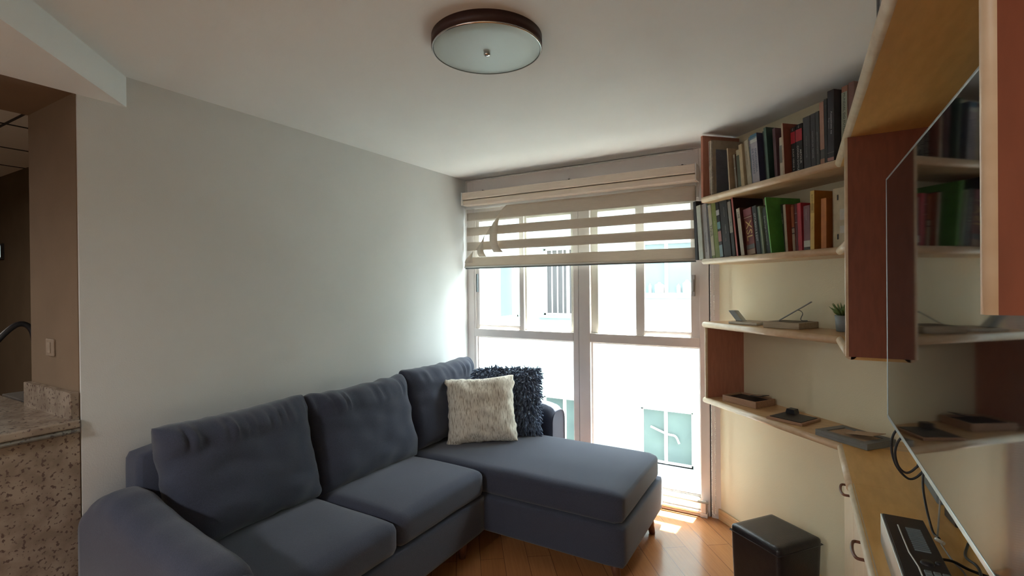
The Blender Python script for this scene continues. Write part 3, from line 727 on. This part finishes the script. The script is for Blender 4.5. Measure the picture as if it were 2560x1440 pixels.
TOP = [
 ('tan', .3748, .0085, .243, -4.3, .213, (.40, .27, .16), 'thin tan book with pale spine left of the grey ribbed volume', dict(spine=(.55, .44, .30))),
 ('ribbed', .4002, .0130, .205, -6.0, .190, (.17, .09, .05), 'short brown book with grey ribbed spine on the top shelf', dict(spine=(.30, .28, .24), bands=[(.60, .63, (.5, .46, .4)), (.90, .98, (.5, .48, .42))])),
 ('cg', .4190, .0270, .221, -4.8, .190, (.46, .38, .24), 'cream book with dark green spine panel on the top shelf', dict(bands=[(.08, .86, (.10, .11, .07))])),
 ('bei', .4589, .0250, .240, -5.5, .203, (.50, .38, .22), 'plain beige book with brown side on the top shelf', dict()),
 ('pal', .4914, .0315, .254, -7.0, .190, (.48, .42, .30), 'pale stone book with faint lettering beside the blue-grey one', dict(title=[('MANUAL', .62, .012, (.34, .29, .2), 1.5, 0)])),
 ('blg', .5260, .0170, .265, -6.5, .190, (.12, .16, .19), 'narrow blue-grey book touching the software book', dict(bands=[(.80, .92, (.2, .16, .18))])),
 ('sof', .5600, .0467, .260, -5.0, .215, (.06, .055, .10), 'thick pale lilac software book with blue top and small window label', dict(spine=(.36, .34, .38), bands=[(.90, .995, (.05, .14, .22)), (.83, .93, (.55, .56, .52))], title=[('ENGENHARIA', .46, .016, (.10, .13, .2), 1.25, .2), ('DE SOFTWARE', .46, .016, (.10, .13, .2), 1.25, -.22)])),
 ('bgr', .6190, .0240, .266, -5.0, .190, (.018, .028, .026), 'black-green book right after the software book', dict()),
 ('dgr', .6600, .0156, .269, -5.0, .219, (.020, .045, .036), 'dark green book with mottled lighter spine on the top shelf', dict(spine=(.07, .12, .09))),
 ('pur', .6880, .0170, .255, -3.5, .199, (.11, .05, .06), 'faded plum purple book on the top shelf', dict(spine=(.14, .07, .085))),
 ('crl', .7100, .0276, .201, -1.5, .190, (.55, .50, .38), 'short cream book with square grey label on the top shelf', dict(bands=[(.38, .80, (.19, .19, .17))])),
 ('tan2', .7600, .0113, .253, -2.5, .220, (.26, .07, .04), 'thin tan-spined book with reddish brown cover on the top shelf', dict(spine=(.46, .34, .24), title=[('CONTOS', .4, .008, (.3, .12, .08), 1.4, 0)])),
 ('d14', .7828, .0260, .226, -2.0, .190, BLK, 'black book of the red-topped pair, the left one', dict(bands=[(.66, .90, (.42, .015, .03)), (.92, .985, (.04, .03, .03))], title=[('JULIO VERNE II', .32, .0115, WHT, 1.35, 0), ('VIA', .95, .008, WHT, 1, 0)])),
 ('d15', .8096, .0368, .230, -1.5, .190, BLK, 'black book of the red-topped pair, the right one', dict(bands=[(.66, .90, (.42, .015, .03))], title=[('ARTHUR', .34, .0125, WHT, 1.35, .24), ('CONAN DOYLE', .32, .0125, WHT, 1.3, -.18), ('VIA', .95, .008, WHT, 1, 0)])),
 ('g16', .8507, .0380, .251, -1.3, .190, (.045, .043, .046), 'thick charcoal book right of the red-topped pair', dict(title=[('AGATHA CHRISTIE', .45, .009, (.2, .2, .2), 1.3, 0)])),
 ('g17', .8903, .0255, .253, -1.0, .190, (.042, .040, .045), 'charcoal book in the middle of three dark volumes', dict(title=[('CONTOS DE TERROR', .45, .009, (.28, .28, .28), 1.4, 0)])),
 ('g18', .9171, .0191, .255, -1.0, .190, (.05, .052, .05), 'charcoal book touching the pink-banded one', dict(title=[('HISTORIAS COMPLETAS', .45, .007, (.22, .22, .22), 1.3, 0)])),
 ('pk19', .9397, .0226, .290, -1.0, .190, (.07, .075, .07), 'grey book with tall salmon pink spine band on the top shelf', dict(bands=[(.27, .99, (.36, .19, .13)), (.01, .13, (.33, .18, .12))])),
 ('bk20', .9666, .0141, .293, -.8, .196, (.03, .03, .032), 'narrow black book between salmon band and the tallest black volume', dict()),
 ('bk21', 1.0083, .0315, .307, 0, .226, (.028, .025, .032), 'tallest black volume with white lettering on the top shelf', dict(bands=[(.14, .145, (.2, .2, .2)), (.03, .075, (.4, .2, .18))], title=[('Assassinato no', .55, .0125, (.45, .45, .45), 1.3, .15), ('Expresso', .55, .0095, (.25, .25, .25), 1.3, -.2)])),
 ('gw22', 1.0420, .0276, .315, .3, .190, (.40, .20, .14), 'tall mint-white spined book with salmon top on the top shelf', dict(bands=[(.02, .92, (.46, .52, .43))], title=[('MUNDIAL DO FUTURO', .62, .014, (.10, .13, .11), 1.25, 0)])),
 ('pk23', 1.0730, .0250, .320, .3, .190, (.26, .15, .13), 'dusty pink book at the right end of the top shelf row', dict()),
]
MID = [
 ('b1', .0318+.155, .022, .362, -3.1, .199, BLK, '', dict()),
]
MID = [
 ('c1', .0450, .0283, .362, -3.0, .199, (.015, .014, .018), 'tall black book at the left end of the lower book row', dict()),
 ('c2', .0834, .0403, .332, -8.0, .198, (.42, .42, .36), 'plain pale white book, first of two', dict(spine=(.50, .54, .47))),
 ('c3', .1294, .0420, .336, -8.6, .190, (.40, .39, .38), 'light grey book with pencil-thin grey lettering', dict(title=[('Cuentos populares', .30, .013, (.16, .16, .17), 1.2, 0)])),
 ('c4', .1782, .0148, .347, -8.6, .190, (.09, .09, .10), 'very narrow slate book beside the cream-and-green one', dict(bands=[(.9, .995, (.14, .19, .19))])),
 ('c5', .1959, .0290, .345, -8.3, .190, (.15, .20, .06), 'cream-spined book with green ends and black lettering', dict(bands=[(.05, .9, (.45, .42, .29)), (.88, .93, (.5, .47, .36))], title=[('YNIR', .48, .030, (.09, .09, .06), 1.05, 0)])),
 ('c6', .2260, .0382, .337, -7.9, .190, (.19, .24, .055), 'olive green book in the lower book row', dict(title=[('RPG', .6, .014, (.42, .44, .25), 1.2, 0)])),
 ('c7', .2673, .0276, .337, -7.6, .190, BLK, 'black book with narrow coloured stripe next to the olive one', dict(bands=[(.74, .83, (.5, .5, .5)), (.50, .62, (.16, .32, .34)), (.28, .46, (.4, .2, .18)), (.02, .22, (.24, .36, .38))])),
 ('c8', .2977, .0640, .329, -7.2, .190, (.016, .015, .014), 'widest black book with small red picture near its foot', dict(title=[('FANTASTICO', .78, .008, (.25, .25, .22), 1.2, .1), ('TERROR', .48, .012, (.3, .3, .28), 1.2, .1), ('VOL', .3, .009, (.35, .25, .25), 1.2, 0)])),
 ('c9', .3680, .0260, .322, -7.2, .190, (.02, .018, .018), 'black book with grey photo strip on its spine', dict(bands=[(.42, .97, (.28, .26, .22))], title=[('AVE', .58, .012, (.05, .05, .05), 1.2, 0)])),
 ('c10', .4214, .0130, .335, -7.6, .205, (.03, .014, .012), 'thin salmon red spine rising above its neighbours', dict(spine=(.46, .12, .10))),
 ('c11', .4560, .0260, .261, -8.4, .205, (.09, .025, .02), 'cream-spined book beside the thin salmon one', dict(spine=(.42, .37, .28), title=[('LIVE', .85, .020, (.05, .04, .03), 1, 0)])),
 ('c12', .4860, .0600, .251, -7.6, .190, (.16, .025, .02), 'dark red book with large yellow letters XSL', dict(bands=[(.84, .99, (.22, .05, .06)), (.80, .81, (.5, .35, .25)), (.13, .22, (.10, .09, .08)), (.01, .12, (.28, .18, .12))], title=[('XSL', .52, .058, (.62, .40, .14), 1.15, 0)])),
 ('c13', .5523, .0304, .258, -7.8, .190, (.020, .022, .020), 'black book with bold white capitals right of the red XSL book', dict(title=[('OTTURIOVA B EXIT', .56, .016, (.55, .55, .5), 1.05, 0)])),
 ('c14', .5855, .0106, .251, -7.8, .190, (.03, .07, .045), 'narrow bottle green book beside a pale thin spine', dict()),
 ('c15', .6020, .0127, .250, -7.9, .197, (.26, .30, .21), 'thin pale sage book between two dark green ones', dict()),
 ('c16', .6200, .0290, .239, -7.9, .190, (.020, .028, .018), 'black-green book with white italic-looking lettering', dict(title=[('Europa Jogo Aventureiros', .5, .013, (.42, .46, .38), 1.1, 0)])),
 ('c17', .6700, .0057, .230, -7.9, .205, (.16, .30, .10), 'slimmest bright green booklet left of the tall green folder', dict()),
 ('c18', .7100, .0071, .277, -7.9, .247, (.09, .30, .05), 'tall bright green folder sticking out of the lower row', dict(spine=(.20, .50, .14))),
 ('c19', .7350, .0148, .237, -6.4, .190, (.018, .035, .012), 'dark green book shadowed behind the bright green folder', dict(title=[('Guia do viajante', .7, .007, (.3, .36, .2), 1.1, 0)])),
 ('c20', .7640, .0148, .228, -4.0, .211, (.30, .07, .03), 'cream-spined book with rust red cover', dict(spine=(.44, .38, .28))),
 ('c21', .7855, .0155, .222, -3.2, .190, (.24, .06, .03), 'rust paperback with black-edged white label on its spine', dict(bands=[(.52, .96, (.38, .12, .05)), (.50, .52, BLK), (.40, .50, (.42, .38, .30)), (.38, .40, BLK), (.02, .38, (.42, .36, .26))])),
 ('c22', .8030, .0141, .225, -2.4, .190, (.10, .02, .025), 'narrow maroon book left of the bright red one', dict(bands=[(.79, .80, (.4, .3, .25)), (.6, .61, (.4, .3, .25))])),
 ('c23', .8231, .0226, .224, -2.2, .197, (.42, .03, .045), 'bright red book in the lower row', dict()),
 ('c24', .8620, .0354, .204, -1.0, .204, (.17, .07, .075), 'mauve book with white label at its foot', dict(bands=[(.08, .22, (.50, .50, .42)), (.0, .07, (.08, .07, .06))], title=[('Drummond', .8, .009, (.45, .35, .35), 1.2, 0)])),
 ('c25', .9256, .0212, .259, .3, .234, (.42, .15, .015), 'tall yellow-spined book with orange cover', dict(spine=(.60, .40, .10), bands=[(.62, .78, (.40, .27, .06))], title=[('GUIA DE ESTUDOS', .8, .007, (.15, .1, .03), 1.2, 0), ('VOLUME 1', .4, .007, (.35, .23, .06), 1.2, 0)])),
 ('c26', .9744, .0262, .217, .3, .227, (.36, .11, .02), 'orange book with patterned cover beside the yellow spine', dict(spine=(.46, .15, .02))),
]
def lay(rows, z, group):
    pe = pl = None; prev_h = 0
    for nm, t0, w, h, lean, d, col, label, kw in rows:
        if pe is not None:
            t0 = max(t0, pe+.0006)
            hh = min(h, prev_h)
            lim = (pe+math.tan(math.radians(pl))*hh+.0004-t0)/hh if hh else -9
            lean = max(lean, math.degrees(math.atan(lim)))
        p = W2(t0, d, z)
        book('book', label, w, h, min(d-.008, .205), col, p, R45, lean, group, **kw)
        pe = t0+w/math.cos(math.radians(lean))+w*math.sin(abs(math.radians(lean)))*0; pl = lean; prev_h = h
lay(TOP, 2.0065, 'books on the top shelf of the cream wall')
lay(MID, 1.6465, 'books on the second shelf of the cream wall')
# small marks and picture on the wide black book cover side are part of its neighbours' labels
# spiral notebook at the left end of the top shelf
nb = thing('spiral_notebook', 'spiral-bound notebook with dark slate panel at the left of the top shelf', 'notebook', W2(.255, .245, 2.0065), 0)
nb.rotation_euler = (Matrix.Rotation(R45, 3, 'Z') @ Matrix.Rotation(math.radians(-1.5), 3, 'Y')).to_euler()
b = new(); box(b, 0, .002, 0, .215, 0, .315); box(b, .016, .018, 0, .215, 0, .315); obj('cover', b, cmat((.34, .26, .18)), nb)
b = new(); box(b, .0025, .0155, .004, .212, .002, .312); obj('pages', b, M_['pages'], nb)
b = new(); box(b, .018, .0188, .03, .14, .0, .262); obj('slate_panel', b, cmat((.13, .13, .155)), nb)
b = new()
for k in range(44):
    z = .008+k*.0069
    tube(b, [(.009+.011*math.cos(a), .008+.011*math.sin(a)-.004, z) for a in [2*PI*j/8 for j in range(9)]], .0009, 4, caps=False)
obj('spiral_binding', b, M_['white'], nb)
# cream magazine file at the right end of the second shelf
mf = thing('magazine_file', 'cream card magazine file with dark slots at the right of the second shelf', 'file box', W2(1.018, .212, 1.6465), R45)
b = new(); box(b, 0, .004, 0, .09, 0, .25); box(b, 0, .08, .0, .004, 0, .25); box(b, .076, .08, 0, .09, 0, .25); box(b, 0, .08, .0, .09, 0, .003); obj('case', b, cmat((.48, .40, .26)), mf)
b = new()
for z in (.20, .035): box(b, .022, .028, -.0012, 0, z, z+.022)
obj('slot', b, M_['dark'], mf)
for za, zb in ((.115, .16), (.06, .09)):
    b = new(); box(b, .035, .07, -.001, 0, za, zb); obj('paper_label', b, cmat((.5, .48, .42)), mf)
# books lying behind the TV side of the top shelf
rs = [(1.50, .030, .29, (.025, .022, .028), 'black book at the top edge of the picture above the television'),
      (1.462, .020, .27, (.05, .045, .05), 'charcoal book above the television beside a white one'),
      (1.436, .012, .26, (.5, .48, .44), 'white book above the television'),
      (1.41, .032, .28, (.09, .035, .025), 'dark brown book above the television'),
      (1.37, .030, .26, (.05, .06, .09), 'navy book above the television')]
for y, w_, h_, c_, lb in rs:
    book('book', lb, w_, h_, .2, c_, (.165, y, 2.0065), -PI/2, 0, 'books on the shelf above the television')

# ================================================================== SMALL THINGS ON THE SHELVES
ZM, ZB = 1.281, .8405
# pale board with silver block
t = thing('display_board', 'flat pale board near the left end of the middle shelf', 'board', W2(.44, .125, ZM), R45+.25)
b = new(); box(b, -.085, .085, -.085, .085, 0, .012); obj('board', b, M_['whiteboard'], t, bevel=.002)
b = new(); box(b, -.075, .075, -.075, .075, .012, .0135); obj('inlay', b, M_['palewood'], t)
t = thing('silver_block', 'small tilted silver block stand on the pale board', 'stand', W2(.405, .165, ZM+.014), R45+.35)
b = new(); v = box(b, -.018, .018, -.022, .022, 0, .062)
for q in b.verts:
    k = q.co.z; q.co.x -= k*.75; q.co.z *= .9
obj('block', b, M_['silver'], t, bevel=.0015)
b = new(); box(b, -.060, -.032, -.018, .018, .0562, .0572); obj('label_plate', b, M_['white'], t)
b = new(); box(b, -.019, .017, -.023, .023, -.0005, .002); obj('foot', b, M_['dark'], t)
# pale wooden box with slanted plate on bent leg
t = thing('wooden_box', 'shallow pale wooden box in the middle of the middle shelf', 'box', W2(.70, .125, ZM), R45+.30)
b = new(); box(b, -.088, .088, -.088, .088, 0, .030); obj('body', b, M_['palewood'], t, bevel=.002)
b = new(); box(b, -.07, .07, -.07, .07, .030, .0308); obj('inlay', b, cmat((.2, .15, .1)), t)
t = thing('tablet_stand', 'thin slanted plate on a bent leg standing on the pale wooden box', 'stand', W2(.655, .15, ZM+.031), .03)
b = new(); v = box(b, .03, .20, -.03, .03, 0, .0032)
b.transform(Matrix.Translation((-.025, 0, -.017)) @ Matrix.Rotation(math.radians(-34), 4, 'Y'))
obj('plate', b, M_['greybox'], t, bevel=.0008)
b = new(); pts = curve([(.080, 0, .054), (.094, 0, .048), (.100, 0, .036), (.094, 0, .020), (.092, 0, .008), (.100, 0, .002), (.122, 0, .002)])
for a, c in zip(pts, pts[1:]):
    vs = [b.verts.new((a.x, -.012, a.z)), b.verts.new((a.x, .012, a.z)), b.verts.new((c.x, .012, c.z)), b.verts.new((c.x, -.012, c.z))]; f = b.faces.new(vs); f.smooth = True
bmesh.ops.remove_doubles(b, verts=b.verts[:], dist=1e-5)
o = obj('bent_leg', b, M_['greybox'], t); sm = o.modifiers.new('thick', 'SOLIDIFY'); sm.thickness = .003
# succulent
pl = thing('potted_succulent', 'little green succulent in a grey pot behind the upright panel', 'plant', (.168, 2.662, ZM))
b = new(); lathe(b, [(0, 0), (.030, 0), (.036, .072), (.033, .072), (.031, .060), (0, .060)], 32); obj('pot', b, M_['pot'], pl)
b = new(); rnd = random.Random(3)
for k in range(46):
    a = rnd.uniform(0, 2*PI); el = rnd.uniform(.35, 1.45); L_ = rnd.uniform(.045, .075)
    d = Vector((math.cos(a)*math.cos(el), math.sin(a)*math.cos(el), math.sin(el))); p = Vector((math.cos(a)*.012, math.sin(a)*.012, .062))
    P = [p, p+d*L_*.5+Vector((0, 0, .004)), p+d*L_]
    tube(b, P, [.004, .0048, .0006], 6)
obj('leaves', b, M_['leaf'], pl)
# wooden tray on the bottom shelf
t = thing('wooden_tray', 'reddish wooden tray box with dark inside on the left of the lowest shelf', 'tray', W2(.405, .125, ZB), R45+.22)
b = new(); X, Y, hh, th = .105, .078, .036, .007
box(b, -X, X, -Y, Y, 0, .006); box(b, -X, X, -Y, -Y+th, .006, hh); box(b, -X, X, Y-th, Y, .006, hh); box(b, -X, -X+th, -Y+th, Y-th, .006, hh); box(b, X-th, X, -Y+th, Y-th, .006, hh)
obj('body', b, M_['traywood'], t, bevel=.0015)
b = new(); box(b, -X+th, X-th, -Y+th, Y-th, .006, .026); obj('dark_lining', b, M_['dark'], t)
b = new(); box(b, -.005, .085, .0, .06, 0, .003); b.transform(Matrix.Translation((.0, 0, .038)) @ Matrix.Rotation(math.radians(-9), 4, 'Y')); obj('flap', b, M_['dark'], t)
b = new(); box(b, .02, .058, .008, .046, .0031, .0036); b.transform(Matrix.Translation((.0, 0, .038)) @ Matrix.Rotation(math.radians(-9), 4, 'Y')); obj('card_label', b, M_['card'], t)
# black plaque on brown board
t = thing('black_plaque', 'square black panel on a brown wooden base with small raised block', 'display panel', W2(.745, .155, ZB), R45+.30)
b = new(); box(b, -.085, .085, -.085, .085, 0, .012); obj('base', b, M_['traywood'], t, bevel=.002)
b = new(); box(b, -.074, .074, -.074, .074, .012, .0145); obj('panel', b, M_['black'], t, bevel=.001)
b = new(); prism(b, [(-.03, 0), (.018, 0), (.012, .022), (-.024, .022)], 0, .04)
b.transform(Matrix.Translation((-.035, .085, .014)) @ Matrix.Rotation(PI/2, 4, 'X')); obj('raised_block', b, M_['black'], t, bevel=.001)
# grey box with insert
t = thing('grey_box', 'slate grey shallow box with kraft insert flap where shelf meets desk', 'box', W2(1.07, .165, ZB), R45+.08)
X, Y, hh = .112, .082, .026
b = new(); box(b, -X, X, -Y, Y, 0, .012); box(b, -X, -X+.03, -Y, Y, .012, hh); box(b, X-.03, X, -Y, Y, .012, hh); box(b, -X+.03, X-.03, -Y, -Y+.026, .012, hh); box(b, -X+.03, X-.03, Y-.026, Y, .012, hh)
obj('body', b, M_['greybox'], t, bevel=.0012)
b = new(); box(b, -X+.03, X-.03, -Y+.026, Y-.026, .012, .021); obj('insert', b, M_['card'], t)
b = new(); box(b, 0, .12, -.03, .045, 0, .0022); b.transform(Matrix.Translation((-.02, 0, .027)) @ Matrix.Rotation(math.radians(-10), 4, 'Y')); obj('flap', b, M_['card'], t)

# ================================================================== ON THE DESK
ZD = .8398
cn = thing('desktop_console', 'black electronic console with silver side and grey keys on the desk', 'console', (.172, 1.55, ZD))
b = new(); box(b, 0, .004, -.9, 0, 0, .074); obj('silver_side', b, M_['silver'], cn, bevel=.0015)
b = new(); box(b, .004, .085, -.9, 0, 0, .0745); obj('body', b, M_['black'], cn, bevel=.002)
b = new(); tube(b, [(.027, -.06, .0750), (.0275, -.20, .0752), (.034, -.26, .0752), (.034, -.88, .0752)], .0016, 6); obj('light_stripe', b, M_['white'], cn)
b = new()
for k in range(12): box(b, .040, .068, -.072-k*.010, -.068-k*.010, .0745, .0768)
obj('vent_ridge', b, M_['greyplastic'], cn)
b = new(); lathe(b, [(0, .004), (.010, .004), (.012, 0)], 24, (.052, -.235, .0745)); lathe(b, [(0, .003), (.005, .003), (.006, 0)], 16, (.072, -.225, .0745)); obj('dial', b, M_['black'], cn)
for i in range(3):
    for j in range(6):
        b = new(); box(b, .040+i*.0145, .052+i*.0145, -.285-j*.016, -.272-j*.016, .0745, .0785); obj('key', b, M_['greyplastic'], cn, bevel=.0015)
rt = thing('router', 'slate grey router box standing on the desk behind the television', 'router', (.345, 1.89, ZD))
b = new(); box(b, 0, .045, 0, .225, 0, .21); obj('housing', b, M_['greyplastic'], rt, bevel=.005)
b = new(); box(b, .01, .035, .02, .205, .21, .2115); obj('vent_slot', b, M_['dark'], rt)
t = thing('power_adapter', 'black power adapter lying on the desk under the television', 'adapter', (.372, 1.775, ZD), .1)
b = new(); box(b, -.022, .022, -.04, .04, 0, .035); obj('body', b, M_['black'], t, bevel=.004)
b = new(); tube(b, curve([(0, -.04, .018), (.0, -.07, .018), (-.003, -.11, .006)]), .003, 8); obj('lead', b, M_['cable'], t)
def cable(label, pts, r, m='cable', grp=None):
    b = new(); tube(b, curve(pts), r, 8); o = obj('cable', b, M_[m]); return tag(o, label, 'cable', grp)
# double loop hanging off the back of the set
def loop(cx, cz, r, y, n=20, a0=.6, a1=5.6): return [(cx-r*math.sin(a0+(a1-a0)*k/n)*.9+0, y, cz+r*math.cos(a0+(a1-a0)*k/n)) for k in range(n+1)]
cable('black cable looping out behind the left edge of the television, inner loop', [(.285, 1.90, 1.045), (.258, 1.90, 1.015), (.248, 1.90, .975), (.256, 1.90, .935), (.275, 1.90, .918), (.296, 1.90, .935), (.306, 1.90, .965), (.31, 1.90, 1.10)], .0035)
cable('black cable looping out behind the left edge of the television, outer loop', [(.275, 1.925, 1.065), (.248, 1.925, 1.025), (.243, 1.925, .975), (.256, 1.925, .925), (.285, 1.925, .893), (.312, 1.925, .912), (.322, 1.925, .95), (.322, 1.925, 1.10)], .0035)
cable('black cable hanging down to the clear plug behind the console', [(.30, 1.80, 1.15), (.30, 1.78, 1.02), (.290, 1.75, .93), (.292, 1.66, .856), (.30, 1.62, .848)], .003)
cable('thin grey cable curving up behind the television', [(.298, 1.63, .848), (.312, 1.69, .87), (.325, 1.74, .95), (.33, 1.78, 1.15)], .0022, 'cablegrey')
t = thing('cable_connector', 'small translucent cable joint lying on the desk', 'connector', (.300, 1.615, .8445), .5)
b = new(); tube(b, [(0, .012, 0), (0, -.012, 0)], .0045, 10); obj('sleeve', b, M_['white'], t)
cable('grey flat cable trailing from the clear joint towards the viewer', [(.300, 1.60, .843), (.305, 1.52, .843), (.315, 1.45, .843), (.31, 1.2, .843)], .002, 'cablegrey')
cable('black cable crossing the desk beside the console', [(.262, 1.50, .846), (.30, 1.50, .85), (.33, 1.47, .85), (.40, 1.44, .85)], .0032)
cable('black cable running along the desk past the adapter', [(.355, 1.62, .85), (.335, 1.55, .846), (.34, 1.47, .858), (.33, 1.36, .846), (.36, 1.2, .846)], .003)
cable('coiled thick black cable lying on the desk', [(.268, 1.33, .85), (.275, 1.385, .852), (.30, 1.40, .854), (.325, 1.375, .853), (.335, 1.31, .85), (.32, 1.25, .85), (.29, 1.25, .85), (.275, 1.30, .85)], .0045)
cable('black cable under the coil on the desk', [(.262, 1.44, .844), (.29, 1.42, .844), (.33, 1.40, .8445), (.39, 1.34, .8445)], .003)
